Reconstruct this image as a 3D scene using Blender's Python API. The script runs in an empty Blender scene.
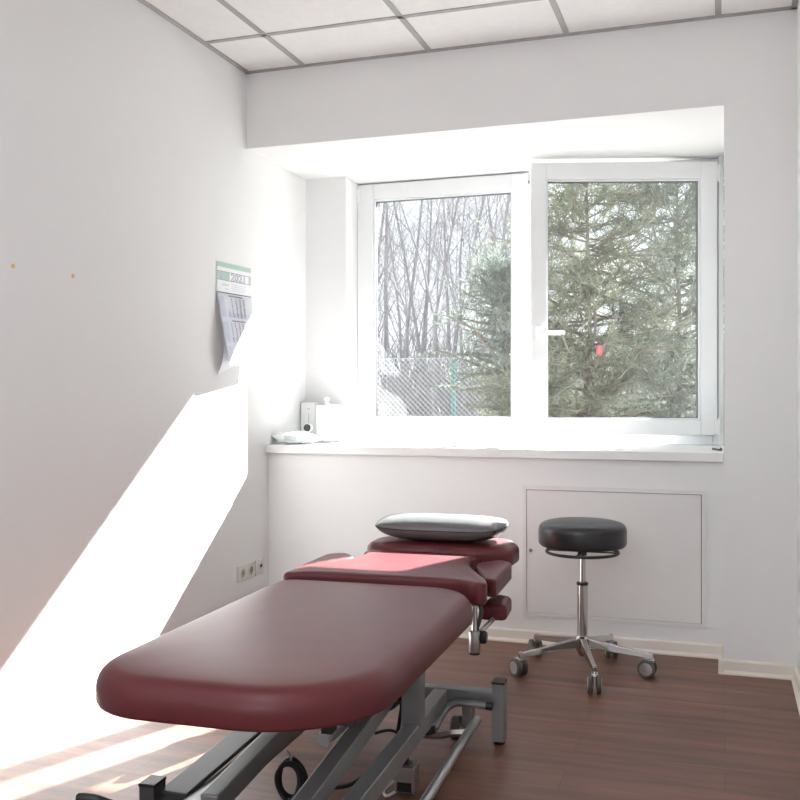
import bpy, bmesh, math, random
from mathutils import Vector, Matrix
C = bpy.context.scene.collection
PI = math.pi

# ------------------------------------------------------------------ materials
def mat(name, col, rough=.5, metal=0., var=.06, scale=8., bump=0., bscale=60., coat=0., spec=.5, emit=None, trans=0., sheen=0.):
    m = bpy.data.materials.new(name); m.use_nodes = True
    nt = m.node_tree; b = nt.nodes['Principled BSDF']
    tc = nt.nodes.new('ShaderNodeTexCoord')
    nz = nt.nodes.new('ShaderNodeTexNoise'); nz.inputs['Scale'].default_value = scale; nz.inputs['Detail'].default_value = 4
    nt.links.new(tc.outputs['Object'], nz.inputs['Vector'])
    rp = nt.nodes.new('ShaderNodeValToRGB')
    a = [max(0, c*(1-var)) for c in col]; z = [min(1, c*(1+var)) for c in col]
    rp.color_ramp.elements[0].position = .3; rp.color_ramp.elements[1].position = .7
    rp.color_ramp.elements[0].color = (*a, 1); rp.color_ramp.elements[1].color = (*z, 1)
    nt.links.new(nz.outputs['Fac'], rp.inputs['Fac']); nt.links.new(rp.outputs['Color'], b.inputs['Base Color'])
    b.inputs['Roughness'].default_value = rough; b.inputs['Metallic'].default_value = metal
    b.inputs['Specular IOR Level'].default_value = spec
    b.inputs['Coat Weight'].default_value = coat
    if sheen: b.inputs['Sheen Weight'].default_value = sheen
    if trans: b.inputs['Transmission Weight'].default_value = trans
    if bump:
        n2 = nt.nodes.new('ShaderNodeTexNoise'); n2.inputs['Scale'].default_value = bscale; n2.inputs['Detail'].default_value = 3
        nt.links.new(tc.outputs['Object'], n2.inputs['Vector'])
        bp = nt.nodes.new('ShaderNodeBump'); bp.inputs['Strength'].default_value = bump; bp.inputs['Distance'].default_value = .002
        nt.links.new(n2.outputs['Fac'], bp.inputs['Height']); nt.links.new(bp.outputs['Normal'], b.inputs['Normal'])
    return m

def glass_mat(name, ior=1.5, layers=1.0, tint=(1, 1, 1), rough=0.0):
    m = bpy.data.materials.new(name); m.use_nodes = True
    nt = m.node_tree; nt.nodes.clear()
    o = nt.nodes.new('ShaderNodeOutputMaterial'); mx = nt.nodes.new('ShaderNodeMixShader')
    t = nt.nodes.new('ShaderNodeBsdfTransparent'); g = nt.nodes.new('ShaderNodeBsdfGlossy')
    t.inputs['Color'].default_value = (*tint, 1); g.inputs['Roughness'].default_value = rough
    f = nt.nodes.new('ShaderNodeFresnel'); gm = nt.nodes.new('ShaderNodeNewGeometry'); ma_ = nt.nodes.new('ShaderNodeMath'); ma_.operation = 'MULTIPLY_ADD'
    ma_.inputs[1].default_value = 1/ior-ior; ma_.inputs[2].default_value = ior          # same reflectance from either side of the pane
    nt.links.new(gm.outputs['Backfacing'], ma_.inputs[0]); nt.links.new(ma_.outputs[0], f.inputs['IOR'])
    mu = nt.nodes.new('ShaderNodeMath'); mu.operation = 'MULTIPLY'; mu.inputs[1].default_value = layers; mu.use_clamp = True
    nt.links.new(f.outputs[0], mu.inputs[0]); nt.links.new(mu.outputs[0], mx.inputs[0])
    nt.links.new(t.outputs[0], mx.inputs[1]); nt.links.new(g.outputs[0], mx.inputs[2]); nt.links.new(mx.outputs[0], o.inputs[0])
    return m

def leaf_mat(name, col, var=.35, scale=3., tr=.35):
    m = mat(name, col, .7, 0, var, scale, spec=.3)
    nt = m.node_tree; b = nt.nodes['Principled BSDF']; o = nt.nodes['Material Output']
    tl = nt.nodes.new('ShaderNodeBsdfTranslucent'); mx = nt.nodes.new('ShaderNodeMixShader'); mx.inputs[0].default_value = tr
    src = b.inputs['Base Color'].links[0].from_socket
    nt.links.new(src, tl.inputs['Color']); nt.links.new(b.outputs[0], mx.inputs[1]); nt.links.new(tl.outputs[0], mx.inputs[2])
    nt.links.new(mx.outputs[0], o.inputs['Surface'])
    return m

def floor_mat():
    m = bpy.data.materials.new('wood planks'); m.use_nodes = True
    nt = m.node_tree; b = nt.nodes['Principled BSDF']; N = nt.nodes.new; L = nt.links.new
    tc = N('ShaderNodeTexCoord')
    br = N('ShaderNodeTexBrick'); br.offset = .37; br.offset_frequency = 2
    br.inputs['Scale'].default_value = 1; br.inputs['Brick Width'].default_value = 1.2; br.inputs['Row Height'].default_value = .15
    br.inputs['Mortar Size'].default_value = .0012; br.inputs['Mortar Smooth'].default_value = .3; br.inputs['Bias'].default_value = 0
    br.inputs['Color1'].default_value = (.165, .073, .048, 1); br.inputs['Color2'].default_value = (.20, .092, .061, 1); br.inputs['Mortar'].default_value = (.10, .046, .032, 1)
    L(tc.outputs['Object'], br.inputs['Vector'])
    mp = N('ShaderNodeMapping'); mp.inputs['Scale'].default_value = (.8, 9, 1); L(tc.outputs['Object'], mp.inputs['Vector'])
    nz = N('ShaderNodeTexNoise'); nz.inputs['Scale'].default_value = 2.2; nz.inputs['Detail'].default_value = 7; nz.inputs['Roughness'].default_value = .62; nz.inputs['Distortion'].default_value = .6
    L(mp.outputs[0], nz.inputs['Vector'])
    rp = N('ShaderNodeValToRGB'); rp.color_ramp.elements[0].position = .28; rp.color_ramp.elements[1].position = .72
    rp.color_ramp.elements[0].color = (.48, .46, .45, 1); rp.color_ramp.elements[1].color = (1.32, 1.30, 1.29, 1)
    L(nz.outputs['Fac'], rp.inputs[0])
    mu = N('ShaderNodeMix'); mu.data_type = 'RGBA'; mu.blend_type = 'MULTIPLY'; mu.inputs[0].default_value = 1
    L(br.outputs['Color'], mu.inputs[6]); L(rp.outputs[0], mu.inputs[7])
    L(mu.outputs[2], b.inputs['Base Color'])
    b.inputs['Roughness'].default_value = .42; b.inputs['Specular IOR Level'].default_value = .55
    bp = N('ShaderNodeBump'); bp.inputs['Strength'].default_value = .15; bp.inputs['Distance'].default_value = .002
    L(nz.outputs['Fac'], bp.inputs['Height']); L(bp.outputs[0], b.inputs['Normal'])
    return m

WALL = mat('white wall paint', (.81, .812, .81), .75, 0, .012, 1.5, .12, 220, spec=.25)
CEIL = mat('mineral ceiling tile', (.85, .845, .835), .9, 0, .02, 30, .25, 300, spec=.1)
TBAR = mat('grey ceiling bar', (.36, .35, .345), .5, 0, .03)
FLOOR = floor_mat()
SKIRT = mat('cream skirting', (.78, .73, .66), .5, 0, .03)
PVC = mat('white window plastic', (.77, .785, .79), .35, 0, .01)
SILL = mat('white sill laminate', (.80, .80, .79), .4, 0, .012)
GASKET = mat('dark window gasket', (.10, .10, .11), .6)
GLASS = glass_mat('window glass', 1.5, 3.6, (.95, .965, .955))
HATCH = mat('white hatch paint', (.77, .75, .745), .55, 0, .012)
LEATHER = mat('burgundy vinyl', (.112, .020, .024), .40, 0, .08, 14, .12, 420, spec=.36)
BLACKV = mat('black vinyl', (.022, .021, .024), .33, 0, .1, 14, .1, 400)
PILLOWM = mat('grey vinyl', (.12, .122, .122), .30, 0, .08, 10, .2, 90, spec=.6)
PILLOWD = mat('dark grey seam', (.03, .03, .032), .5)
STEEL = mat('grey lacquered steel', (.30, .31, .315), .36, .55, .05, 12)
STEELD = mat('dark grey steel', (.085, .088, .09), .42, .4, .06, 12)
CHROME = mat('polished chrome', (.56, .55, .54), .12, 1., .02)
SATIN = mat('brushed aluminium', (.52, .515, .51), .3, .9, .03)
BLACK = mat('black plastic', (.02, .02, .021), .4)
RUBBER = mat('grey rubber', (.09, .088, .082), .6)
WHITEP = mat('white plastic', (.84, .84, .83), .35, 0, .012)
IVORY = mat('ivory socket plastic', (.68, .665, .63), .4, 0, .02)
HOLE = mat('socket recess', (.36, .33, .29), .6)
PAPER = mat('white paper', (.82, .83, .86), .8, 0, .01)
PAPERB = mat('pale month paper', (.60, .615, .66), .8, 0, .01)
GREENP = mat('mint green print', (.42, .56, .50), .8, 0, .03)
GREYP = mat('grey print', (.55, .57, .60), .8, 0, .03)
INK = mat('grey ink', (.20, .20, .24), .8)
TINT = mat('pale blue print', (.50, .53, .62), .8, 0, .02)
CARD = mat('grey cardboard', (.62, .58, .55), .8, 0, .03)
FILM = mat('clear packaging film', (.80, .84, .82), .12, 0, .03, 20, .3, 40, coat=.5)
YELL = mat('orange yellow plug', (.80, .52, .16), .5)
BARK = mat('grey bark', (.25, .24, .255), .9, 0, .25, 6)
BARKD = mat('brown pine bark', (.16, .145, .12), .9, 0, .3, 6)
NEEDLE = leaf_mat('olive pine needles', (.20, .225, .155))
NEEDLE2 = leaf_mat('blue green pine needles', (.19, .235, .195))
WIRE = mat('galvanised wire', (.5, .5, .51), .5, .2, .05)
TEAL = mat('green post paint', (.08, .24, .23), .6)
RED = mat('red plastic', (.26, .06, .06), .7)
GROUND = mat('frosty winter ground', (.42, .41, .38), .95, 0, .3, 1.5)
THICK = mat('grey twigs', (.22, .215, .22), .9, 0, .3, 2)
FACADE = mat('pale exterior render', (.72, .71, .69), .9, 0, .04)

# ------------------------------------------------------------------ mesh helper
class M:
    def __init__(s): s.v = []; s.f = []; s.mi = []; s.cur = 0; s.T = Matrix.Identity(4)
    def add(s, vs, fs):
        o = len(s.v)
        s.v += [s.T @ Vector(p) for p in vs]
        s.f += [tuple(i+o for i in f) for f in fs]; s.mi += [s.cur]*len(fs)
        return s
    def box(s, x0, x1, y0, y1, z0, z1):
        return s.add([(x0,y0,z0),(x1,y0,z0),(x1,y1,z0),(x0,y1,z0),(x0,y0,z1),(x1,y0,z1),(x1,y1,z1),(x0,y1,z1)],
                     [(3,2,1,0),(4,5,6,7),(0,1,5,4),(1,2,6,5),(2,3,7,6),(3,0,4,7)])
    def tube(s, pts, r, n=12, cap=True, closed=False):
        P = [Vector(p) for p in pts]; R = r if isinstance(r, (list, tuple)) else [r]*len(P)
        k = len(P); vs = []; up = None
        for i, p in enumerate(P):
            if closed: t = (P[(i+1) % k]-P[i-1]).normalized()
            else: t = (P[min(i+1, k-1)]-P[max(i-1, 0)]).normalized()
            if up is None:
                up = Vector((0,0,1)) if abs(t.z) < .9 else Vector((1,0,0))
            a = (up - t*up.dot(t))
            if a.length < 1e-6: a = t.orthogonal()
            a.normalize(); b = t.cross(a); up = a
            for j in range(n):
                q = 2*PI*j/n; vs.append(p+(a*math.cos(q)+b*math.sin(q))*R[i])
        fs = []
        for i in range(k if closed else k-1):
            for j in range(n):
                i2 = (i+1) % k; j2 = (j+1) % n
                fs.append((i*n+j, i*n+j2, i2*n+j2, i2*n+j))
        if cap and not closed:
            fs.append(tuple(range(n-1, -1, -1))); fs.append(tuple((k-1)*n+j for j in range(n)))
        return s.add(vs, fs)
    def lathe(s, prof, n=32, c=(0,0,0), axis='z'):
        vs = []; k = len(prof)
        for r, h in prof:
            for j in range(n):
                q = 2*PI*j/n; x, y = r*math.cos(q), r*math.sin(q)
                p = (x, y, h) if axis == 'z' else ((h, x, y) if axis == 'x' else (y, h, x))
                vs.append((p[0]+c[0], p[1]+c[1], p[2]+c[2]))
        fs = [(i*n+j, i*n+(j+1) % n, (i+1)*n+(j+1) % n, (i+1)*n+j) for i in range(k-1) for j in range(n)]
        fs.append(tuple(range(n-1, -1, -1))); fs.append(tuple((k-1)*n+j for j in range(n)))
        return s.add(vs, fs)
    def bar(s, a, b, w, h, up=(0,0,1)):
        a = Vector(a); b = Vector(b); t = (b-a).normalized(); u = Vector(up); u = (u-t*u.dot(t)).normalized(); sd = t.cross(u)
        vs = []
        for p in (a, b):
            for i, j in ((-1,-1),(1,-1),(1,1),(-1,1)): vs.append(p+sd*(i*w/2)+u*(j*h/2))
        return s.add(vs, [(3,2,1,0),(4,5,6,7),(0,1,5,4),(1,2,6,5),(2,3,7,6),(3,0,4,7)])
    def pad(s, out, z0, z1, rt=.028, rb=.014, crown=.004):
        """upholstered pad: outline (list of x, y, counter-clockwise), rounded rims, slightly crowned top"""
        P = [Vector((x, y)) for x, y in out]; n = len(P)
        nr = []
        for i in range(n):
            t = (P[(i+1) % n]-P[i-1]).normalized(); nr.append(Vector((t.y, -t.x)))
        cen = sum(P, Vector((0,0)))/n
        rings = []
        for a in range(5):
            q = PI/2*a/4; rings.append((rb*(1-math.sin(q)), z0+rb*(1-math.cos(q)), 1))
        for a in range(8):
            q = PI/2*a/7; rings.append((rt*(1-math.cos(q)), z1-rt+rt*math.sin(q), 1))
        for sc, up in ((.93, .35), (.8, .65), (.55, .9), (.25, 1.)): rings.append((rt, z1+crown*up, sc))
        vs = []
        if not crown: rings = rings[:13]
        for ins, z, sc in rings:
            for i in range(n):
                p = P[i]-nr[i]*ins; p = cen+(p-cen)*sc
                vs.append((p.x, p.y, z))
        k = len(rings)
        fs = [(i*n+j, i*n+(j+1) % n, (i+1)*n+(j+1) % n, (i+1)*n+j) for i in range(k-1) for j in range(n)]
        fs.append(tuple(range(n-1, -1, -1))); fs.append(tuple((k-1)*n+j for j in range(n)))
        return s.add(vs, fs)
    def build(s, name, mats, parent=None, bevel=0., smooth=35, seg=2, loc=None):
        me = bpy.data.meshes.new(name); me.from_pydata([tuple(v) for v in s.v], [], s.f)
        if not isinstance(mats, (list, tuple)): mats = [mats]
        for m in mats: me.materials.append(m)
        if len(mats) > 1: me.polygons.foreach_set('material_index', s.mi)
        if smooth:
            me.polygons.foreach_set('use_smooth', [True]*len(me.polygons)); me.set_sharp_from_angle(angle=math.radians(smooth))
        me.update()
        o = bpy.data.objects.new(name, me); C.objects.link(o)
        if parent: o.parent = parent
        if loc: o.location = loc
        if bevel:
            b = o.modifiers.new('bevel', 'BEVEL'); b.width = bevel; b.segments = seg; b.limit_method = 'ANGLE'; b.angle_limit = math.radians(40); b.harden_normals = True
        return o

def rounded(pts, rad, n=7):
    """polygon corners rounded by per-corner radii -> dense outline"""
    out = []; k = len(pts)
    for i in range(k):
        p = Vector(pts[i]); a = Vector(pts[i-1])-p; b = Vector(pts[(i+1) % k])-p
        r = rad[i] if isinstance(rad, (list, tuple)) else rad
        la, lb = a.length, b.length; a.normalize(); b.normalize()
        ang = math.acos(max(-1, min(1, a.dot(b)))); d = min(r/math.tan(ang/2), la*.48, lb*.48); r = d*math.tan(ang/2)
        if r < 1e-4: out.append((p.x, p.y)); continue
        c = p+(a+b).normalized()*(r/math.sin(ang/2))
        s0 = p+a*d-c; s1 = p+b*d-c
        a0 = math.atan2(s0.y, s0.x); a1 = math.atan2(s1.y, s1.x)
        da = (a1-a0+PI) % (2*PI)-PI
        for j in range(n): q = a0+da*j/(n-1); out.append((c.x+r*math.cos(q), c.y+r*math.sin(q)))
    return out

def smooth_path(pts, n=6):
    P = [Vector(p) for p in pts]; out = []
    for i in range(len(P)-1):
        p0 = P[max(i-1, 0)]; p1 = P[i]; p2 = P[i+1]; p3 = P[min(i+2, len(P)-1)]
        for j in range(n):
            t = j/n
            out.append(.5*((2*p1)+(p2-p0)*t+(2*p0-5*p1+4*p2-p3)*t*t+(3*p1-p0-3*p2+p3)*t**3))
    out.append(P[-1]); return out

def thing(name, label, cat, loc=(0,0,0), rotz=0, group=None):
    o = bpy.data.objects.new(name, None); C.objects.link(o); o.empty_display_size = .1
    o.location = loc; o.rotation_euler = (0,0,rotz); o['label'] = label; o['category'] = cat
    if group: o['group'] = group
    return o
def tag(o, label, cat, group=None, kind=None):
    o['label'] = label; o['category'] = cat
    if group: o['group'] = group
    if kind: o['kind'] = kind
    return o
def struct(o, label=None, cat=None):
    o['kind'] = 'structure'
    if label: o['label'] = label
    if cat: o['category'] = cat
    return o

# ------------------------------------------------------------------ room shell
XL, XR, YB, YP, H = -2.1196, .2667, 4.0563, 4.2846, 2.6144
XP, ZB, YW, YO = -.0027, 2.260, 4.731, 5.11
YR = -2.2                                        # rear wall behind the camera
ZS, YS = .866, 4.2514
struct(M().box(XL-.2, XR+.2, YR-.2, YO, -.12, 0).build('floor', FLOOR, smooth=0), 'brown wood plank floor', 'floor')
struct(M().box(XL-.25, XL, YR-.2, YO, 0, 2.9).build('wall_left', WALL, smooth=0), 'white left wall with sunlight patch', 'wall')
struct(M().box(XR, XR+.2, YR-.2, YO, 0, 2.9).build('wall_right', WALL, smooth=0), 'white right wall at the picture edge', 'wall')
struct(M().box(XL-.2, XR+.2, YR-.2, YR, 0, 2.9).build('wall_front', WALL, smooth=0), 'white wall behind the viewer', 'wall')
struct(M().box(XL, XP, YP, YO, 0, ZS-.042).build('wall_back', WALL, smooth=0), 'white parapet wall below the window', 'wall')
struct(M().box(XP, XR, YB, YO, 0, 2.9).build('wall_back_right', WALL, smooth=0), 'white pier right of the window', 'wall')
struct(M().box(XL, XP, YB, YO, ZB, 2.9).build('wall_back_top', WALL, smooth=0), 'white lintel above the window niche', 'wall')
struct(M().add([(XL,YW,ZS-.042),(-1.89,YW,ZS-.042),(-1.905,YO,ZS-.042),(XL,YO,ZS-.042),(XL,YW,ZB),(-1.89,YW,ZB),(-1.905,YO,ZB),(XL,YO,ZB)], [(3,2,1,0),(4,5,6,7),(0,1,5,4),(1,2,6,5),(2,3,7,6),(3,0,4,7)]).build('wall_back_left', WALL, smooth=0), 'white return left of the window', 'wall')
struct(M().box(XL, XR, YR, YB, H, H+.1).build('ceiling', CEIL, smooth=0), 'white suspended tile ceiling', 'ceiling')
g = M()
for i in range(-1, 4):
    x = -1.8242+.6*i
    if XL < x < XR: g.box(x-.012, x+.012, YR, YB, H-.004, H+.002)
y = YB-.4076
while y > YR: g.box(XL, XR, y-.012, y+.012, H-.004, H+.002); y -= .6
g.box(XL, XL+.022, YR, YB, H-.006, H+.002); g.box(XR-.022, XR, YR, YB, H-.006, H+.002); g.box(XL, XR, YB-.022, YB, H-.006, H+.002)
struct(g.build('trim_1', TBAR, smooth=0), 'grey grid bars between the ceiling tiles', 'trim')
# skirting with a coved foot
def skirt(name, a, b, n, label):
    a = Vector((*a, 0)); b = Vector((*b, 0)); n = Vector((*n, 0))
    prof = [(0,0),(.022,0),(.022,.006),(.012,.016),(.010,.05),(.006,.056),(0,.056)]
    vs = [p+n*d+Vector((0,0,z)) for p in (a, b) for d, z in prof]; k = len(prof)
    fs = [(i, (i+1) % k, k+(i+1) % k, k+i) for i in range(k)]+[tuple(range(k)), tuple(range(2*k-1, k-1, -1))]
    struct(M().add(vs, fs).build(name, SKIRT, smooth=30), label, 'baseboard')
skirt('baseboard_back', (XL, YP), (XP, YP), (0,-1), 'cream skirting along the parapet')
skirt('baseboard_back_right', (XP-.02, YB), (XR, YB), (0,-1), 'cream skirting on the pier')
skirt('baseboard_pier', (XP, YP), (XP, YB-.02), (-1,0), 'cream skirting on the side of the pier')
skirt('baseboard_right', (XR, YB), (XR, YR), (-1,0), 'cream skirting on the right wall')
skirt('baseboard_left', (XL, YR), (XL, YP), (1,0), 'cream skirting on the left wall')
struct(M().box(XL, XP, YS, 4.9, ZS-.04, ZS).build('window_sill', SILL, bevel=.004), 'long white window sill', 'sill')

# ------------------------------------------------------------------ window
win = bpy.data.objects.new('window_1', None); C.objects.link(win); win.location = (-.95, 4.88, ZS)
struct(win, 'white two-sash window', 'window')
def wbuild(m, name, ma, par, bevel=0., **k):
    o = m.build(name, ma, None, bevel, **k); o.parent = par
    o.matrix_parent_inverse = par.matrix_world.inverted() if par is not win else Matrix.Translation(-win.location)
    return o
bpy.context.view_layer.update()
X0, X1 = -1.902, -.005
DW = .03
m = M()
m.box(X0, X0+.05, 4.935, 5.0, ZS, ZB); m.box(X1-.05, X1, 4.935, 5.0, ZS, ZB); m.box(X0+.05, X1-.05, 4.935, 5.0, ZB-.045, ZB); m.box(X0+.05, X1-.05, 4.935, 5.0, ZS, ZS+.06)
m.box(X1-.025, X1, 4.90, 4.935, ZS, ZB)
wbuild(m, 'window_frame', PVC, win, .004)
m = M(); m.box(X0+.05, X1-.05, 4.929, 4.937, ZB-.06, ZB-.045)
wbuild(m, 'frame_gasket', GASKET, win)
def sash(name, hinge, d, length, z0, z1, p0, p1, pz0, pz1, mx):
    """d: unit direction from the hinge along the sash; p0, p1 glass limits along it"""
    dx = Vector((d[0], d[1], 0)).normalized(); n = Vector((0,0,1)).cross(dx)
    if n.y > 0: n = -n                                    # towards the room
    T = Matrix((( dx.x, n.x, 0, hinge[0]), (dx.y, n.y, 0, hinge[1]), (0, 0, 1, 0), (0,0,0,1)))
    m = M(); m.T = T
    for a in ((0, p0, z0, z1), (p1, length, z0, z1), (p0, p1, z0, pz0), (p0, p1, pz1, z1)): m.box(a[0], a[1], -.045, .02, a[2], a[3])
    for a in ((p0, p0+.008, pz0, pz1), (p1-.008, p1, pz0, pz1), (p0, p1, pz0, pz0+.008), (p0, p1, pz1-.008, pz1)): m.box(a[0], a[1], -.03, .008, a[2], a[3])
    o = wbuild(m, name, PVC, win, .003)
    m = M(); m.T = T; e = .0105
    for a in ((p0+.008, p0+e, pz0+.008, pz1-.008), (p1-e, p1-.008, pz0+.008, pz1-.008), (p0+.008, p1-.008, pz0+.008, pz0+e), (p0+.008, p1-.008, pz1-e-.001, pz1-.008)): m.box(a[0], a[1], -.024, -.004, a[2], a[3])
    wbuild(m, 'gasket', GASKET, o)
    m = M(); m.T = T
    m.add([(p0+.006,-.02,pz0+.006),(p1-.006,-.02,pz0+.006),(p1-.006,-.02,pz1-.006),(p0+.006,-.02,pz1-.006)], [(0,1,2,3)])
    wbuild(m, 'window_pane', GLASS, o, smooth=0)
    for hz in ((z1-.10, z1-.015), (z0+.0, z0+.085)):
        m = M(); m.T = T; m.lathe([(.004, hz[0]), (.007, hz[0]+.004), (.007, hz[1]-.004), (.004, hz[1])], 10, (-.006, .02, 0))
        m.box(0, .012, .02, .025, hz[0]+.01, hz[1]-.01)
        wbuild(m, 'hinge', WHITEP, o)
    return o, T
# left sash, closed
oL, TL = sash('window_sash', (-1.895, 4.93), (1,0), .936, .876, 2.250, .091, .853, .988, 2.167, 0)
# right sash, hinged on the right and standing ajar into the room
oR, TR = sash('window_sash', (-.039, 4.905), (-.956,-.293), .893, .915, 2.231, .0785, .8175, .989, 2.15, 1)
m = M(); m.T = TR
m.box(.842, .87, .02, .028, 1.375, 1.445)
wbuild(m, 'handle_plate', WHITEP, oR, .003)
m = M(); m.T = TR
m.tube(smooth_path([(.856, .026, 1.41), (.856, .05, 1.41), (.84, .058, 1.41), (.79, .058, 1.409), (.735, .056, 1.407)]), [.009]*5+[.0085]*20, 10)
wbuild(m, 'handle', WHITEP, oR)

# ------------------------------------------------------------------ parapet hatch, sockets, wall plugs
hx0, hx1, hz0, hz1 = -.858, -.076, .122, .702
t = thing('access_hatch', 'white rectangular access hatch in the wall below the window', 'hatch', ((hx0+hx1)/2, YP, hz0))
def rel(m, o, name, ma, **k):
    ob = m.build(name, ma, None, **k); ob.parent = o
    ob.matrix_parent_inverse = (Matrix.Translation(o.location) @ o.rotation_euler.to_matrix().to_4x4()).inverted() if o.type == 'EMPTY' else o.matrix_parent_inverse.copy()
    return ob
w = .016
m = M()
m.box(hx0, hx0+w, YP-.008, YP+.004, hz0, hz1); m.box(hx1-w, hx1, YP-.008, YP+.004, hz0, hz1); m.box(hx0+w, hx1-w, YP-.008, YP+.004, hz0, hz0+w); m.box(hx0+w, hx1-w, YP-.008, YP+.004, hz1-w, hz1)
rel(m, t, 'hatch_frame', HATCH, bevel=0)
rel(M().box(hx0+w+.0012, hx1-w-.0028, YP-.005, YP+.003, hz0+w+.0012, hz1-w-.0028), t, 'hatch_door', HATCH, bevel=.001)
rel(M().box(hx0+w-.001, hx1-w+.001, YP-.0015, YP+.002, hz0+w-.001, hz1-w+.001), t, 'shadow_gap', GASKET, smooth=0)
rel(M().lathe([(.008, 0), (.008, .003), (.005, .004), (.005, .0025), (.001, .0025)], 16, (-.822, YP-.0045, .414), 'y'), t, 'hatch_lock', STEEL)
bpy.context.view_layer.update()
lk = [o for o in bpy.data.objects if o.name.startswith('hatch_lock')][0]
for v in lk.data.vertices: v.co.y = 2*(YP-.0045)-v.co.y

def socket(name, label, y0, y1, z0, z1, inserts, cat):
    t = thing(name, label, cat, (XL, (y0+y1)/2, z0))
    rel(M().box(XL, XL+.009, y0, y1, z0, z1), t, 'cover_plate', IVORY, bevel=.003)
    for yc, kind in inserts:
        zc = (z0+z1)/2
        if kind == 'power':
            rel(M().lathe([(.026, 0), (.026, .004), (.022, .006), (.020, .0045), (.019, -.004)], 24, (XL+.008, yc, zc), 'x'), t, 'socket_insert', IVORY)
            rel(M().lathe([(.0195, 0), (.0195, .0008)], 24, (XL+.0092, yc, zc), 'x'), t, 'socket_recess', HOLE)
            for s in (-1, 1): rel(M().lathe([(.003, 0), (.003, .0006)], 8, (XL+.0101, yc+s*.0095, zc), 'x'), t, 'pin_hole', BLACK)
        else:
            rel(M().box(XL+.008, XL+.016, yc-.02, yc+.02, zc-.006, zc+.02), t, 'jack_housing', IVORY, bevel=.002)
            rel(M().box(XL+.0155, XL+.0166, yc-.012, yc+.012, zc, zc+.014), t, 'jack_opening', BLACK)
    return t
socket('power_socket', 'ivory double power socket low on the left wall', 3.958, 4.124, .247, .322, [(4.0, 'power'), (4.082, 'power')], 'socket')
socket('data_outlet', 'ivory single data outlet right of the double power socket', 4.134, 4.212, .247, .322, [(4.173, 'data')], 'outlet')
for (yy, zz, lb) in ((2.49, 1.51, 'small orange plug in the left wall, farther from the calendar'), (2.785, 1.514, 'small orange plug in the left wall, nearer the calendar')):
    tag(M().lathe([(.0075, 0), (.0075, .002), (.005, .003), (.004, .001), (.001, .001)], 14, (XL-.0005, yy, zz), 'x').build('wall_plug', YELL), lb, 'wall plug')

# ------------------------------------------------------------------ calendar
CY0, CW, CZ1 = 3.768, .322, 1.698
cal = thing('wall_calendar', 'white and mint green three-month wall calendar on the left wall', 'calendar', (XL, CY0, CZ1))
def cp(s, t, e=0):                                        # s 0..1 across, t metres down
    lean = 0 if t < .135 else (t-.135)/.325
    off = .003+lean*(.062-.026*s)
    return (XL+off+e, CY0+CW*s, CZ1+.006*s-t)
def sheet(name, s0, s1, t0, t1, e, ma, par, ns=6, nt=8, f=cp):
    m = M(); vs = [f(s0+(s1-s0)*i/ns, t0+(t1-t0)*j/nt, e) for j in range(nt+1) for i in range(ns+1)]
    m.add(vs, [(j*(ns+1)+i, (j+1)*(ns+1)+i, (j+1)*(ns+1)+i+1, j*(ns+1)+i+1) for j in range(nt) for i in range(ns)])
    return rel(m, par, name, ma, smooth=60)
def text_on(name, body, s0, t0, size, e, ma, par, offset=0., space=1., wide=1.):
    mm = M()
    for sx, tx in (body if isinstance(body, list) else [(s0, body)]):
        cu = bpy.data.curves.new(name, 'FONT'); cu.body = tx; cu.size = size; cu.offset = offset; cu.space_line = space; cu.align_x = 'LEFT'; cu.resolution_u = 2
        o = bpy.data.objects.new(name, cu); C.objects.link(o); bpy.context.view_layer.update()
        me = bpy.data.meshes.new_from_object(o.evaluated_get(bpy.context.evaluated_depsgraph_get()))
        bpy.data.objects.remove(o)
        mm.add([cp(sx+v.co.x*wide/CW, t0-v.co.y, e) for v in me.vertices], [tuple(p.vertices) for p in me.polygons])
        bpy.data.meshes.remove(me)
    return rel(mm, par, name, ma, smooth=0)
def backp(s, t, e=0):
    q = max(0, (t-.14)/.36); off = .0015+.040*math.sin(min(1, q*1.35)*PI*.55)*(1-.75*max(0, (q-.72)/.28)**1.5)*(1-.3*s)
    off = min(off, cp(s, t)[0]-XL-.003) if t < .47 else off
    return (XL+max(.0008, off)+e, CY0-.002+(CW+.002)*s, CZ1+.006*s-t*(1-.10*min(1, s*1.6)))
sheet('back_board', 0, 1, 0, .50, 0, PAPER, cal, 6, 20, backp)
sheet('header', 0, 1, 0, .135, 0, PAPER, cal)
sheet('header_band', 0, 1, 0, .022, .0008, GREENP, cal, 6, 1)
yb_ = sheet('year_band', .02, .36, .042, .078, .0008, GREENP, cal, 4, 1)
sheet('year_band', .93, 1, .042, .078, .0008, GREYP, cal, 2, 1)
for a, b in ((.040, .042), (.078, .080)): sheet('ruled_line', .02, 1, a, b, .0009, INK, cal, 6, 1)
sheet('ruled_line', .105, .112, .042, .078, .001, INK, cal, 1, 1)
text_on('year', '2021', .40, .0755, .049, .0008, INK, cal, .0018, 1., 1.5)
text_on('year', '2021', .40, .0755, .049, .0013, PAPER, cal, -.0006, 1., 1.5)
for k in range(4): sheet('printed_line', .42, .86-.05*(k % 2), .092+.009*k, .094+.009*k, .0008, GREYP, cal, 3, 1)
sheet('printed_line', .14, .34, .097, .102, .0008, GREYP, cal, 2, 1); sheet('printed_line', .22, .34, .115, .118, .0008, GREYP, cal, 2, 1)
sheet('binding_edge', 0, 1, .133, .138, .0035, INK, cal, 6, 1)
months = [(.140, 31, 4), (.252, 28, 0), (.364, 31, 0)]
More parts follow.
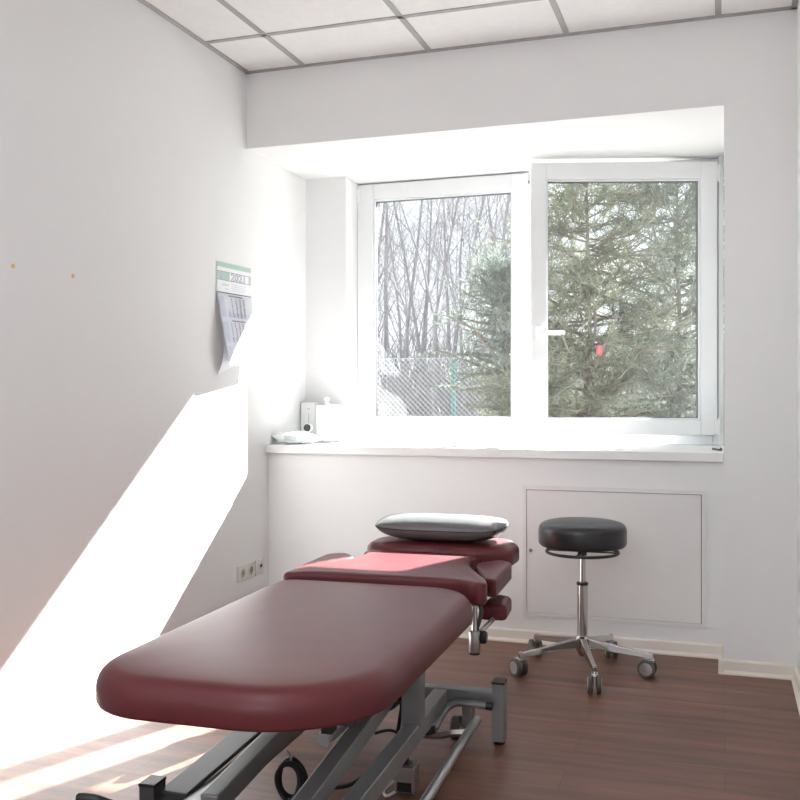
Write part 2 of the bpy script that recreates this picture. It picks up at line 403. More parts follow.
for k, (t0, nd, first) in enumerate(months):
    ms = sheet('month_sheet', 0, 1, t0, min(.46, t0+.112), .002+.001*k, PAPERB, cal, 6, 4)
    sheet('week_column', .02, .17, t0+.012, min(.458, t0+.106), .0028+.001*k, TINT, cal, 2, 3)
    sheet('weekend_rows', .22, .95, t0+.082, min(.458, t0+.104), .0028+.001*k, TINT, cal, 2, 1)
    cols = []
    for c in range(6):
        ln = [str(c*7+r-first+1) if 1 <= c*7+r-first+1 <= nd else ' ' for r in range(7)]
        cols.append((.25+.115*c, '\n'.join(ln)))
    for cx_, tx_ in cols: text_on('day_column', tx_, cx_, t0+.026, .0165, .0036+.001*k, INK, cal, .0006, .78)
    sheet('month_title', .30, .72, t0+.005, t0+.010, .0032+.001*k, INK, cal, 2, 1)

# ------------------------------------------------------------------ treatment table
B0 = math.radians(4.07); B1 = math.radians(2.57)
def bw(v, u, z=0): return Vector((v*math.cos(B0)-u*math.sin(B0), v*math.sin(B0)+u*math.cos(B0), z))
bc = bw(-.835, 2.5)
tb = thing('treatment_table', 'burgundy padded treatment table on a grey steel base', 'treatment table', bc, B1)
inv = Matrix.Rotation(-B1, 3, 'Z')
def L(v, u, z=0):
    p = inv @ (bw(v, u, z)-bc); return (p.x, p.y, z)
def pd(out, z0, z1, name, **k):
    return M().pad(out, z0, z1, **k).build(name, LEATHER, tb, smooth=60)
# local x right, y towards the head; centre line x = 0
main = rounded([(-.358,-.705),(.305,-.715),(.322,.468),(-.362,.468)], [.19,.27,.16,.08], 16)
pd(main, .428, .511, 'leg_cushion', rt=.050, rb=.008, crown=.007)
hr = [(.20,.487),(.245,.480),(.280,.462),(.300,.445),(.318,.443),(.330,.458),(.330,.50),(.312,.555),(.285,.61),(.255,.68),(.225,.755),(.203,.83),(.195,.90),(.190,.985)]
mid = [(-.10,.490),(.10,.490)]+hr+[(-x*1.03, y) for x, y in hr[::-1]]
mid = mid if sum(mid[i-1][0]*mid[i][1]-mid[i][0]*mid[i-1][1] for i in range(len(mid))) > 0 else mid[::-1]
def resample(P, n=5):
    Q = [Vector((x, y, 0)) for x, y in P]; k = len(Q); out = []
    for i in range(k):
        p0, p1, p2, p3 = Q[i-1], Q[i], Q[(i+1) % k], Q[(i+2) % k]
        for j in range(n):
            t = j/n; q = .5*((2*p1)+(p2-p0)*t+(2*p0-5*p1+4*p2-p3)*t*t+(3*p1-p0-3*p2+p3)*t**3); out.append((q.x, q.y))
    return out
pd(resample(mid, 2), .455, .527, 'torso_cushion', rt=.017, rb=.008, crown=0)
wing = rounded([(.340,.585),(.337,.93),(.285,.985),(.222,.90),(.225,.83),(.300,.61)], [.010,.04,.04,.05,.1,.010], 7)
pd(wing, .452, .512, 'arm_rest_cushion', rt=.010, rb=.006, crown=0)
pd([(-x*1.08, y) for x, y in wing][::-1], .452, .512, 'arm_rest_cushion', rt=.010, rb=.006, crown=0)
head = rounded([(-.245,1.03),(-.12,1.0),(.05,1.005),(.19,.99),(.318,1.04),(.326,1.17),(.28,1.30),(-.2,1.30),(-.25,1.17)], [.05,.1,.1,.08,.05,.08,.08,.08,.08], 7)
pd(head, .472, .545, 'head_cushion', rt=.03, rb=.015, crown=.003)
pd(rounded([(.268,.66),(.362,.665),(.355,.83),(.285,.85)], [.02,.02,.04,.04], 7), .362, .415, 'lowered_arm_cushion', rt=.016, rb=.012, crown=.002)
def part(m, name, ma, **k): return m.build(name, ma, tb, **k)
def tube(name, pts, r, ma, n=12, sm=True, parent=tb):
    q = [L(*p) for p in pts]
    if sm and len(q) > 2: q = smooth_path(q)
    return M().tube(q, r, n).build(name, ma, parent)
# under frame
m = M()
for s in (-1, 1):
    m.box(s*.22-.02, s*.22+.02, -.52, .42, .392, .43)
for yy in (-.42, .0, .38): m.box(-.24, .24, yy-.02, yy+.02, .394, .43)
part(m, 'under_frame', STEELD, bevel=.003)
m = M()
for s in (-1, 1): m.box(s*.17-.015, s*.17+.015, .44, 1.22, .42, .455)
m.box(-.17, .17, 1.19, 1.22, .425, .474); m.box(-.17, .17, .6, .63, .42, .456)
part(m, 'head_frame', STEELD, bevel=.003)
m = M(); p = L(-.745, 2.2); m.box(p[0]-.014, p[0]+.014, p[1]-.02, p[1]+.02, .296, .395)
part(m, 'stop_bracket', BLACK, bevel=.002)
# base
def lrect(v0, v1, u0, u1, z0, z1):
    a = L(v0, u0); b = L(v1, u1); m = M(); m.box(min(a[0], b[0]), max(a[0], b[0]), min(a[1], b[1]), max(a[1], b[1]), z0, z1); return m
for s in (-1, 1):
    m = M(); x = s*.175; m.box(x-.0225, x+.0225, -.50, .52, .115, .168)
    part(m, 'base_rail', STEEL, bevel=.004)
yf = L(-.6, 3.05)[1]; yn = L(-.835, 2.045)[1]
part(M().box(-.355, .34, yf-.025, yf+.025, .112, .166), 'cross_beam', STEEL, bevel=.004)
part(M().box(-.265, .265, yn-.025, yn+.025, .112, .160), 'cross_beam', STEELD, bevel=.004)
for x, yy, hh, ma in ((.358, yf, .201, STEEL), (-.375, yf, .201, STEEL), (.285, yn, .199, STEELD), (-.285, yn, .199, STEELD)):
    po = part(M().box(x-.02, x+.02, yy-.028, yy+.028, .012, hh-.004), 'foot_post', ma, bevel=.003)
    M().box(x-.021, x+.021, yy-.029, yy+.029, hh-.008, hh).build('end_cap', BLACK, po, bevel=.002)
    M().lathe([(.016, 0), (.018, .003), (.018, .013)], 16, (x, yy, 0)).build('foot_pad', BLACK, po)
# columns and lifting arms
for s in (-1, 1):
    x = s*.172
    part(M().box(x-.028, x+.028, .17, .23, .16, .425), 'column', STEEL, bevel=.004)
for s, ma in ((1, STEEL), (-1, STEEL)):
    xa = s*.10
    part(M().bar((xa+.005*s, -.52, .185), (xa, .20, .245), .045, .05), 'lift_arm', ma, bevel=.004)
part(M().bar((-.235, -.45, .168), (-.205, .42, .215), .075, .012), 'cover_strip', STEELD, bevel=.003)
part(M().tube([(-.16, .19, .245), (.13, .19, .245)], .012, 12), 'pivot_shaft', CHROME)
part(M().lathe([(.017, 0), (.017, .02), (.012, .024)], 16, (.122, .19, .243), 'x'), 'pivot_cap', BLACK)
tube('actuator', [(-.83, 2.40, .20), (-.775, 2.56, .245)], .021, WHITEP)
tube('actuator_rod', [(-.775, 2.56, .245), (-.70, 2.78, .305)], .012, CHROME)
tube('actuator', [(-.755, 2.62, .225), (-.715, 2.80, .28)], .018, WHITEP)
tube('release_lever', [(-.795, 2.68, .205), (-.76, 2.68, .197), (-.738, 2.68, .197), (-.715, 2.68, .208), (-.694, 2.68, .226), (-.688, 2.68, .218), (-.695, 2.68, .17), (-.702, 2.68, .126)], .006, BLACK, 8)
# foot bar, wheel, bracket, handle
tube('foot_bar', [(-.538, 3.06, .064), (-.552, 2.7, .06), (-.567, 2.2, .056), (-.575, 1.98, .056)], .0145, SATIN, 14)
tube('foot_bar_bracket', [(-.70, 2.88, .066), (-.63, 2.89, .062), (-.585, 2.90, .07), (-.545, 2.93, .064)], .011, SATIN, 4)
tube('pivot_pin', [(-.71, 2.86, .07), (-.655, 2.86, .085), (-.63, 2.86, .092)], .012, BLACK, 10)
tube('tilt_handle', [(-.655, 2.95, .055), (-.640, 2.97, .085), (-.618, 2.985, .118), (-.590, 2.99, .135), (-.54, 2.99, .136), (-.492, 2.99, .134)], .0115, STEEL, 12)
tube('handle_cap', [(-.496, 2.99, .134), (-.476, 2.99, .1335)], .0125, BLACK, 12)
p = L(-.60, 3.045)
wt = part(M().lathe([(.020, -.014), (.034, -.016), (.0385, -.011), (.0385, .011), (.034, .016), (.020, .014)], 28, (p[0], p[1], .0385), 'x'), 'transport_wheel', RUBBER)
M().lathe([(.027, -.0175), (.027, .0175)], 24, (p[0], p[1], .0385), 'x').build('wheel_disc', SATIN, wt)
p = L(-.56, 3.045)
part(M().box(p[0]-.02, p[0]+.016, p[1]-.02, p[1]+.02, .045, .114), 'wheel_bracket', STEEL, bevel=.003)
# arm support under the right side of the torso cushion
p = L(-.532, 2.985)
part(M().tube([(p[0], p[1], .46), (p[0], p[1], .33)], .0095, 14), 'arm_support_tube', CHROME)
part(M().lathe([(.0165, 0), (.018, .003), (.018, .062), (.0165, .066)], 20, (p[0], p[1], .300)), 'clamp_sleeve', SATIN)
part(M().lathe([(.0168, 0), (.0168, .008)], 20, (p[0], p[1], .294)), 'sleeve_cap', BLACK)
tube('arm_brace', [(-.532, 2.99, .352), (-.512, 2.99, .42), (-.517, 2.99, .448), (-.535, 2.99, .455)], .007, STEELD, 8)
tube('arm_brace', [(-.532, 3.0, .352), (-.505, 3.06, .368), (-.50, 3.20, .366)], .008, SATIN, 8)
kx = L(-.507, 3.0, .347)
part(M().lathe([(.004, -.02), (.017, -.018), (.021, -.008), (.021, .006), (.016, .012)], 20, (kx[0], kx[1], .345), 'x'), 'clamp_knob', BLACK)
kx = L(-.593, 2.98)
part(M().lathe([(.006, -.03), (.006, 0), (.012, .002), (.012, .012), (.008, .015)], 16, (kx[0], kx[1], .385), 'x'), 'locking_screw', CHROME)
# control box, cables, foot lever
p = L(-.655, 2.61)
cb = part(M().box(p[0]-.028, p[0]+.028, p[1]-.03, p[1]+.03, .004, .078), 'control_box', SATIN, bevel=.004)
M().box(p[0]-.021, p[0]+.021, p[1]-.0312, p[1]-.029, .010, .036).build('box_opening', BLACK, cb, bevel=.001)
M().lathe([(.016, .077), (.014, .084), (.005, .092), (.004, .115)], 14, (p[0], p[1], 0)).build('cable_plug', BLACK, cb)
tube('cable', [(-.69, 2.60, .03), (-.715, 2.585, .008), (-.70, 2.555, .005), (-.675, 2.55, .02)], .004, WHITEP, 6)
tube('cable', [(-.655, 2.61, .11), (-.665, 2.61, .15), (-.70, 2.6, .17), (-.74, 2.58, .165)], .0045, BLACK, 6)
tube('cable', [(-.83, 2.30, .10), (-.80, 2.34, .10), (-.77, 2.43, .075), (-.74, 2.48, .085), (-.69, 2.52, .125)], .006, BLACK, 6)
m = M()
cc = Vector(L(-.885, 2.31, .125))
for k in range(4):
    pts = []
    for j in range(28):
        q = 2*PI*j/28
        pts.append(cc+Vector(((.030+.002*k)*math.cos(q), .012*k-.02+.006*math.sin(q*2+k), (.045+.003*(k % 2))*math.sin(q))))
    m.tube(pts, .0055, 6, closed=True)
part(m, 'cable_coil', BLACK)
tube('cable_tie', [(-.885, 2.31, .168), (-.884, 2.31, .185), (-.90, 2.33, .19)], .003, SATIN, 6)
tube('foot_lever', [(-1.10, 2.02, .13), (-1.15, 1.99, .150), (-1.195, 1.965, .172)], .006, BLACK, 8)
tube('lever_grip', [(-1.165, 1.978, .158), (-1.215, 1.952, .184), (-1.262, 1.945, .187)], [.010]*6+[.0115]*6+[.009], BLACK, 12)

# ------------------------------------------------------------------ pillow
pw = L(-.775, 3.645)
bpy.context.view_layer.update()
pl = thing('pillow', 'grey vinyl pillow lying on the head end of the burgundy table', 'pillow', tb.matrix_world @ Vector((pw[0], pw[1], .548)), B1)
def pillow_pt(a, b, side, hx=.255, hy=.125, hz=.049):
    s = 1-(abs(a)**3.6); r = 1-(abs(b)**2.6)
    pinch = 1-.10*abs(b)**2*(abs(a)**4)
    x = a*hx*(1-.03*(1-abs(b))*abs(a)**6); yy = b*hy*(1-.05*(1-abs(a)**2))
    z = hz+side*hz*(max(0, s)**.5)*(max(0, r)**.5)
    z += .012*(abs(a)**4)*(1 if side > 0 else 1)
    return (x*pinch, yy, z)
for side, nm in ((1, 'pillow_top'), (-1, 'pillow_underside')):
    m = M(); n1, n2 = 40, 22
    e = lambda q: math.sin(q*PI/2)
    vs = [pillow_pt(e(-1+2*i/n1), e(-1+2*j/n2), side) for j in range(n2+1) for i in range(n1+1)]
    fs = [(j*(n1+1)+i, j*(n1+1)+i+1, (j+1)*(n1+1)+i+1, (j+1)*(n1+1)+i) for j in range(n2) for i in range(n1)]
    if side < 0: fs = [f[::-1] for f in fs]
    m.add(vs, fs); m.build(nm, PILLOWM, pl, smooth=80)
loop = [pillow_pt(-1+2*i/30, -1, 0) for i in range(30)]+[pillow_pt(1, -1+2*i/16, 0) for i in range(16)]+[pillow_pt(1-2*i/30, 1, 0) for i in range(30)]+[pillow_pt(-1, 1-2*i/16, 0) for i in range(16)]
M().tube(loop, .0022, 6, closed=True).build('piping', PILLOWD, pl)

# ------------------------------------------------------------------ rolling stool
SX, SY = -.541, 3.905
st = thing('rolling_stool', 'black round stool with chrome five-wheel base beside the hatch', 'stool', (SX, SY, 0))
prof = [(.001, .502), (.155, .502), (.166, .504), (.172, .510), (.1745, .520), (.1745, .566), (.172, .579), (.166, .589), (.154, .596), (.13, .602), (.08, .607), (.03, .608), (.001, .608)]
M().lathe(prof, 64).build('seat', BLACKV, st, smooth=50)
M().tube([(.142*math.cos(q), .142*math.sin(q), .478) for q in [2*PI*i/48 for i in range(48)]], .0062, 8, closed=True).build('lever_ring', BLACK, st)
m = M(); m.bar((-.14, 0, .480), (.14, 0, .480), .012, .005); m.bar((0, -.14, .480), (0, .14, .480), .012, .005); m.lathe([(.016, .464), (.018, .468), (.018, .504)], 20)
m.build('seat_bracket', BLACK, st)
M().lathe([(.0125, .33), (.0125, .455), (.0115, .456), (.0115, .485)], 24).build('gas_spring', CHROME, st)
M().lathe([(.0225, .346), (.0235, .349), (.0235, .354), (.021, .357)], 24).build('column_collar', BLACK, st)
M().lathe([(.0212, .085), (.0212, .348)], 28).build('column', CHROME, st)
M().lathe([(.012, .062), (.026, .088), (.031, .10), (.031, .135), (.024, .142)], 24).build('hub', CHROME, st)
for k in range(5):
    q = math.radians(-144.5+72*k); d = Vector((math.cos(q), math.sin(q), 0)); sd = Vector((-d.y, d.x, 0))
    m = M()
    vs = []
    for r, w_, zt, zb in ((.02, .016, .134, .100), (.15, .012, .112, .086), (.262, .0095, .094, .074), (.276, .0095, .092, .074)):
        c = d*r
        vs += [c-sd*w_+Vector((0,0,zb)), c+sd*w_+Vector((0,0,zb)), c+sd*w_*.8+Vector((0,0,zt)), c-sd*w_*.8+Vector((0,0,zt))]
    fs = [(3,2,1,0), (12,13,14,15)]
    for i in range(3):
        o = i*4; fs += [(o+j, o+(j+1) % 4, o+4+(j+1) % 4, o+4+j) for j in range(4)]
    m.add(vs, fs); m.tube([d*.268+Vector((0,0,.066)), d*.268+Vector((0,0,.097))], .008, 12)
    m.build('base_leg', CHROME, st, bevel=.002)
    q2 = math.radians((225, 8, 262, 12, 205)[k]-90)                                      # swivel of the caster
    e = Vector((math.cos(q2), math.sin(q2), 0)); ax = Vector((-e.y, e.x, 0)); c = d*.268+e*.016
    m = M(); T = Matrix(((ax.x, e.x, 0, c.x), (ax.y, e.y, 0, c.y), (0, 0, 1, .0345), (0,0,0,1))); m.T = T
    for s in (-1, 1):
        m.lathe([(.010, s*.007), (.030, s*.007), (.0345, s*.010), (.0345, s*.021), (.031, s*.024), (.026, s*.024)][::s], 26, (0,0,0), 'x')
    cs = m.build('caster', RUBBER, st)
    for s in (-1, 1):
        m = M(); m.T = T; m.lathe([(.025, s*.022), (.025, s*.0252), (.018, s*.0262), (.002, s*.0262)][::s], 22, (0,0,0), 'x')
        m.build('caster_disc', SATIN, cs)
    m = M(); m.T = T; m.box(-.006, .006, -.024, .02, -.01, .033); m.box(-.012, .012, -.03, .012, .022, .037)
    m.build('caster_fork', CHROME, cs, bevel=.003)

# ------------------------------------------------------------------ things on the sill
def on(o, m, name, ma, **k): return m.build(name, ma, o, **k)
# clear-film pack lying at the sill's left end
pk = thing('wipes_pack', 'translucent white soft pack lying at the left end of the sill', 'soft pack', (-2.0, 4.36, ZS), math.radians(3))
m = M(); n1, n2 = 26, 12; random.seed(4)
vs = []
for side in (1, -1):
    for j in range(n2+1):
        for i in range(n1+1):
            a = -1+2*i/n1; b = -1+2*j/n2
            hgt = max(0, 1-abs(a+.05)**2.2)**.6*max(0, 1-b*b)**.5
            z = .024+(.040*hgt if side > 0 else -.022*hgt)+(.016*max(0, -a-.72)/.28)+.002*math.sin(a*17+b*5)*hgt
            vs.append((a*.118, b*.055*(1-.25*abs(a)**3), z))
k0 = (n1+1)*(n2+1)
fs = [(j*(n1+1)+i, j*(n1+1)+i+1, (j+1)*(n1+1)+i+1, (j+1)*(n1+1)+i) for j in range(n2) for i in range(n1)]
m.add(vs, fs+[tuple(k0+q for q in f[::-1]) for f in fs])
on(pk, m, 'film_bag', FILM, smooth=70)
on(pk, M().box(-.045, .02, -.060, -.0575, .022, .044), 'printed_label', GREYP, bevel=.001)
# soap dispenser
sd = thing('soap_dispenser', 'square white soap dispenser with round pump cap on the sill', 'dispenser', (-1.945, 4.60, ZS), math.radians(6))
on(sd, M().box(-.048, .048, -.04, .04, 0, .192), 'body', WHITEP, bevel=.008, seg=3)
on(sd, M().lathe([(.018, .19), (.018, .20), (.009, .203), (.009, .212), (.014, .214), (.015, .226), (.011, .233), (.002, .235)], 20), 'pump_cap', WHITEP)
on(sd, M().box(-.02, .036, -.0408, -.0395, .006, .011), 'printed_text_line', GREYP)
# little camera-like unit with a dark round lens
ey = thing('desk_webcam', 'small white device with dark round lens left of the soap dispenser', 'device', (-1.995, 4.47, ZS), math.radians(12))
on(ey, M().lathe([(.022, 0), (.022, .004), (.006, .008), (.005, .03)], 18, (.008, .012, 0)), 'stand', SATIN)
on(ey, M().lathe([(.016, -.004), (.021, 0), (.021, .03), (.016, .036)], 24, (0, 0, .078), 'y'), 'housing', WHITEP)
on(ey, M().lathe([(.0165, -.0075), (.0185, -.005), (.0185, -.001)], 24, (0, 0, .078), 'y'), 'lens', BLACK)
on(ey, M().tube([(.004, .016, .03), (.002, .016, .06)], .006, 8), 'neck', SATIN)
# upright flat carton
ct = thing('flat_carton', 'upright flat white carton leaning in the sill corner behind the pack', 'carton', (-2.072, 4.66, ZS), math.radians(-4))
on(ct, M().box(-.04, .045, -.012, .012, 0, .205), 'carton', WHITEP, bevel=.002)
on(ct, M().box(.004, .009, -.0128, -.011, .035, .15), 'blue_stripe', TINT)
on(ct, M().box(-.004, .014, -.0128, -.011, .168, .174), 'printed_mark', GREYP)
# white box between dispenser and window
on2 = thing('tissue_box', 'plain white box right of the soap dispenser on the sill', 'box', (-1.885, 4.676, ZS), 0)
on(on2, M().box(-.05, .05, -.045, .045, 0, .19), 'carton', WHITEP, bevel=.004)
on(on2, M().box(-.05, .05, -.0455, .0455, .188, .1915), 'lid', PAPER, bevel=.001)
# dark stay on the right end of the sill
ws = thing('window_stay', 'small dark metal stay lying at the right end of the sill', 'window stay', (-.03, 4.41, ZS))
on(ws, M().bar((-.019, .06, .005), (.017, -.035, .005), .009, .008), 'bar', GASKET, bevel=.001)
on(ws, M().lathe([(.006, .009), (.006, .014), (.003, .015)], 12, (.015, -.03, 0)), 'pin', GASKET)

# ------------------------------------------------------------------ outdoors
struct(M().box(-40, 30, YO+.3, 80, -.5, -.3).build('ground', GROUND, smooth=0), 'pale winter ground outside', 'ground')
struct(M().box(.085, .6, YO, 5.95, -.3, 6).build('wall_sun_block', FACADE, smooth=0), 'unseen wall added right of the window to block the sun', 'wall')  # added out of view to keep sun off the pane's right part

struct(M().box(-.64, .085, YO, 5.27, 2.24, 2.46).build('trim_sun_stop', STEEL, bevel=.004), 'exterior box added over the right-hand sash to cut the sun', 'trim')  # box added to pull back the upper edge of sunlight on the table

def bare_tree(x, y, seed, h=7.5, r=.06, fork=None, lean=0.):
    rnd = random.Random(seed); m = M()
    def grow(p, d, ln, r0, depth):
        n = 5 if depth < 2 else 3
        pts = [p]; q = p.copy(); dd = d.copy(); st_ = ln/n; rr = [r0]
        for i in range(n):
            dd = (dd+Vector((rnd.gauss(0, .10), rnd.gauss(0, .10), rnd.gauss(.04, .06)))*(.55 if depth == 0 else 1)).normalized()
            q = q+dd*st_; pts.append(q.copy()); rr.append(max(.0022, r0*(1-.75*(i+1)/n)))
        m.tube(pts, rr, 6 if depth == 0 else (4 if depth == 1 else 3), cap=False)
        if depth >= 3: return
        nc = (15, 7, 4)[depth]
        for k in range(nc):
            f = rnd.uniform(.22 if depth == 0 else .2, .98); i = min(n-1, int(f*n)); a = pts[i].lerp(pts[i+1], f*n-i)
            base = (pts[i+1]-pts[i]).normalized(); az = rnd.uniform(0, 2*PI)
            o = base.orthogonal().normalized(); o.rotate(Matrix.Rotation(az, 3, base))
            sp = rnd.uniform(.35, .85); nd = (base+o*sp).normalized()
            l2 = ln*(.34 if depth == 0 else .48)*rnd.uniform(.6, 1.1)*(1.1-f*.55)
            grow(a, nd, l2, max(.0022, rr[i]*rnd.uniform(.28, .48)), depth+1)
    d0 = Vector((lean+rnd.gauss(0, .03), rnd.gauss(0, .03), 1)).normalized(); p0 = Vector((0, 0, -.05))
    if fork:
        q = p0+d0*fork; m.tube([p0, p0+d0*fork*.5, q], [r, r*.9, r*.85], 6, cap=False)
        grow(q, (d0+Vector((.22, 0, 0))).normalized(), h-fork, r*.5, 0); grow(q, (d0+Vector((-.24, .1, 0))).normalized(), h-fork, r*.45, 0)
    else: grow(p0, d0, h, r, 0)
    return m.build('bare_tree', BARK, None, smooth=0, loc=(x, y, -.3))
rt = random.Random(11)
spots = []
for k in range(34):
    y = 12.5+k*.62; lo, hi = -.40*y, -.16*y
    x = lo+(hi-lo)*((k*.618) % 1)
    spots.append((x, y))
for k, (x, y) in enumerate(spots):
    o = bare_tree(x, y, 100+k, rt.uniform(6.2, 7.4)*(1 if y < 20 else 1.25), rt.uniform(.024, .048)*(1 if y < 22 else 1.3), lean=rt.uniform(-.03, .03))
    tag(o, 'grey leafless tree standing among others beyond the wire fence', 'tree', 'leafless trees beyond the fence')
o = bare_tree(-3.55, 12.0, 7, 6.4, .038, fork=2.45); tag(o, 'grey leafless tree with trunk forked in a V behind the fence', 'tree')

def pine(name, label, x, y, h, r0, seed, ma, z_lo=.2, spread=1.6, nb=70, nt_=9, nn=12, nl=.085, nwid=.0045, trunk_r=.09, droop=-.1, side=None, taper=.78, dens=1.):
    rnd = random.Random(seed); tk = M(); nd = M()
    tk.tube([(0,0,0), (rnd.uniform(-.04,.04), 0, h*.5), (0, 0, h)], [trunk_r, trunk_r*.7, .01], 8)
    for k in range(nb):
        f = ((k+rnd.random())/nb)**dens; z = z_lo+(h-z_lo)*f; ln = spread*(1-f*taper)*rnd.uniform(.5, 1.1)
        az = rnd.uniform(0, 2*PI) if side is None else rnd.gauss(side, 1.1)
        d = Vector((math.cos(az), math.sin(az), droop+rnd.uniform(-.45, .45)+.4*f)).normalized()
        p = Vector((0,0,z)); pts = [p]; n = 5
        for i in range(n):
            d = (d+Vector((rnd.gauss(0,.22), rnd.gauss(0,.22), rnd.gauss(.05,.16)))).normalized(); p = p+d*ln/n; pts.append(p)
        tk.tube(pts, [max(.004, .02*(1-f)*(1-i/(n+1))+.004) for i in range(n+1)], 4, cap=False)
        for t_ in range(nt_):
            g_ = rnd.uniform(.12, 1); i = min(n-1, int(g_*n)); a = pts[i].lerp(pts[i+1], g_*n-i)
            td = ((pts[i+1]-pts[i]).normalized()*.6+Vector((rnd.gauss(0,.6), rnd.gauss(0,.6), rnd.gauss(.12,.45)))).normalized()
            tl = rnd.uniform(.12, .34)
            tk.tube([a, a+td*tl], [.004, .002], 3, cap=False)
            for q in range(nn):
                b = a+td*tl*((q+rnd.random())/nn)
                e = (td*.75+Vector((rnd.gauss(0,.55), rnd.gauss(0,.55), rnd.gauss(.1,.55)))).normalized()
                w_ = e.cross(Vector((rnd.gauss(0,1), rnd.gauss(0,1), rnd.gauss(0,1))))
                if w_.length < 1e-4: continue
                w_ = w_.normalized()*nwid; l_ = nl*rnd.uniform(.7, 1.25)
                nd.add([b-w_, b+w_, b+e*l_+w_*.4, b+e*l_-w_*.4], [(0,1,2,3)])
    t = thing(name, label, 'tree', (x, y, -.3))
    tk.build('trunk', BARKD, t, smooth=0); nd.build('foliage', ma, t, smooth=0)
    return t
pine('pine_tree', 'blue-green pine with a pointed tip in front of the wire fence', -1.80, 8.3, 2.55, .1, 21, NEEDLE2, 1.55, .72, 74, 9, 15, .05, .0038, .03, .0, None, .72)
pine('pine_tree', 'dense olive pine filling the left half of the right-hand pane', -1.12, 8.3, 3.45, .1, 22, NEEDLE, .3, .95, 200, 15, 16, .055, .0036, .026, -.10, None, .22, 1.12)
pine('pine_tree', 'grey-green pine at the right edge of the right-hand pane', -.40, 8.7, 3.5, .1, 23, NEEDLE2, .3, .9, 190, 15, 16, .055, .0036, .028, -.10, None, .2, 1.12)
pine('pine_tree', 'low bushy olive pine between the two panes', -1.50, 7.6, 1.5, .1, 24, NEEDLE, .3, .55, 100, 10, 14, .05, .004, .03, -.05, None, .5)
tag(M().lathe([(.001, 0), (.02, .008), (.026, .04), (.02, .08), (.001, .09)], 12, (-.905, 7.45, 1.41)).build('hanging_lantern', RED), 'small red object hanging in the olive pine', 'ornament')

# chain-link fence
fy, fx0, fx1, fz0, fz1 = 9.55, -5.2, 1.2, -.3, 1.5
fn = thing('wire_fence', 'galvanised chain-link fence with green posts in front of the trees', 'fence', (-2.0, fy, -.3))
m = M(); pitch = .055; hh = fz1-fz0
for sgn in (1, -1):
    c = fx0-hh
    while c < fx1+hh:
        xa, xb = c, c+hh*sgn
        za, zb = 0, hh
        lo, hi = min(xa, xb), max(xa, xb)
        if hi > fx0 and lo < fx1:
            t0, t1 = 0., 1.
            if sgn > 0: t0 = max(0, (fx0-xa)/hh); t1 = min(1, (fx1-xa)/hh)
            else: t0 = max(0, (xa-fx1)/hh); t1 = min(1, (xa-fx0)/hh)
            if t1 > t0:
                m.tube([(xa+(xb-xa)*t0+2.0, .003*sgn, hh*t0), (xa+(xb-xa)*t1+2.0, .003*sgn, hh*t1)], (.0017 if sgn > 0 else .0036), 4, cap=False)
        c += pitch*1.0
m.build('wire_mesh', WIRE, fn, smooth=0)
M().tube([(fx0+2, 0, hh), (fx1+2, 0, hh)], .003, 6).build('top_wire', WIRE, fn)
for px in (-4.75, -2.64, -.5): M().tube([(px+2, .03, 0), (px+2, .03, hh-.02)], .024, 10).build('fence_post', TEAL, fn)

# uncountable undergrowth
m = M(); rb = random.Random(5)
for k in range(5200):
    y = rb.uniform(11, 26); x = rb.uniform(-.46, .1)*y; h = rb.uniform(.5, 2.3)*(.5+y/26)
    p = Vector((x, y, -.3)); d = Vector((rb.gauss(0, .25), rb.gauss(0, .25), 1)).normalized()
    q = p+d*h*.6; e = (d+Vector((rb.gauss(0, .4), rb.gauss(0, .4), .3))).normalized()
    m.tube([p, q, q+e*h*.45], [.009+.0004*y, .007+.0003*y, .003], 3, cap=False)
tag(m.build('undergrowth', THICK, None, smooth=0), 'grey leafless undergrowth between the trees beyond the fence', 'undergrowth', kind='stuff')

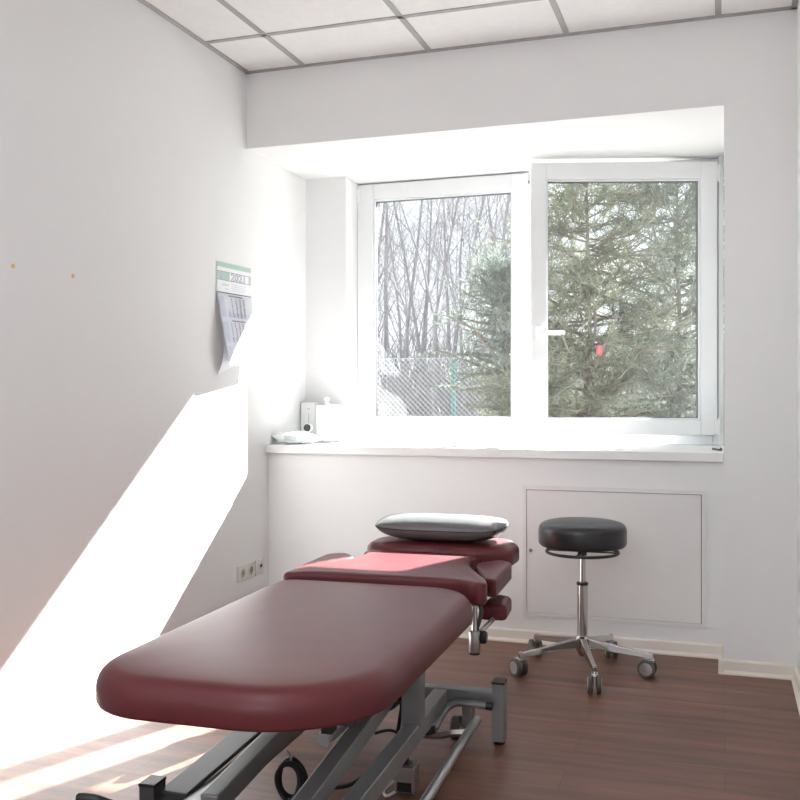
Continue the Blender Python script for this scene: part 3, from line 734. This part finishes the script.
# ------------------------------------------------------------------ light
sun = bpy.data.lights.new('sun', 'SUN'); sun.energy = 55; sun.angle = math.radians(.55); sun.color = (1, .99, .985)
so = bpy.data.objects.new('sun', sun); C.objects.link(so); so.location = (4, 14, 9)
so.rotation_euler = Vector((-.372, -1, -.755)).to_track_quat('-Z', 'Y').to_euler()
wd = bpy.data.worlds.new('sky'); bpy.context.scene.world = wd; wd.use_nodes = True
nt = wd.node_tree; bg = nt.nodes['Background']
tc = nt.nodes.new('ShaderNodeTexCoord'); sp = nt.nodes.new('ShaderNodeSeparateXYZ'); rp = nt.nodes.new('ShaderNodeValToRGB')
nt.links.new(tc.outputs['Generated'], sp.inputs[0]); nt.links.new(sp.outputs['Z'], rp.inputs[0]); nt.links.new(rp.outputs[0], bg.inputs['Color'])
rp.color_ramp.elements[0].position = 0; rp.color_ramp.elements[0].color = (.95, .97, 1, 1)
rp.color_ramp.elements[1].position = .6; rp.color_ramp.elements[1].color = (.70, .84, 1, 1)
bg.inputs['Strength'].default_value = 1.25
def area(name, loc, target, sx, sy, e, col):
    l = bpy.data.lights.new(name, 'AREA'); l.shape = 'RECTANGLE'; l.size = sx; l.size_y = sy; l.energy = e; l.color = col
    o = bpy.data.objects.new(name, l); C.objects.link(o); o.location = loc
    o.rotation_euler = (Vector(target)-Vector(loc)).to_track_quat('-Z', 'Y').to_euler(); return o
area('ceiling_fill', (-.95, .6, 2.58), (-.95, .6, 0), 1.2, 1.2, 19, (.90, .95, 1))  # added overhead fill, not a fitting of the room
area('rear_fill', (-.8, -1.9, 1.9), (-.6, 4, 1.2), 2.0, 1.4, 32, (.90, .95, 1))  # added fill from behind the camera, no real source there

# ------------------------------------------------------------------ camera
cam = bpy.data.cameras.new('camera'); co = bpy.data.objects.new('camera', cam); C.objects.link(co)
cam.sensor_width = 36; cam.sensor_fit = 'HORIZONTAL'; cam.lens = 36*966.26/800
cam.shift_y = -(400-397.25)/800
cam.clip_start = .02; cam.clip_end = 300
co.location = (0, 0, 1.0978); co.rotation_euler = (PI/2, 0, .3242)
sc = bpy.context.scene; sc.camera = co
sc.view_settings.view_transform = 'Standard'; sc.view_settings.look = 'None'; sc.view_settings.exposure = .2; sc.view_settings.gamma = 1
sc.cycles.max_bounces = 14; sc.cycles.diffuse_bounces = 8; sc.cycles.glossy_bounces = 6; sc.cycles.transparent_max_bounces = 16
sc.cycles.caustics_reflective = False; sc.cycles.sample_clamp_indirect = 6
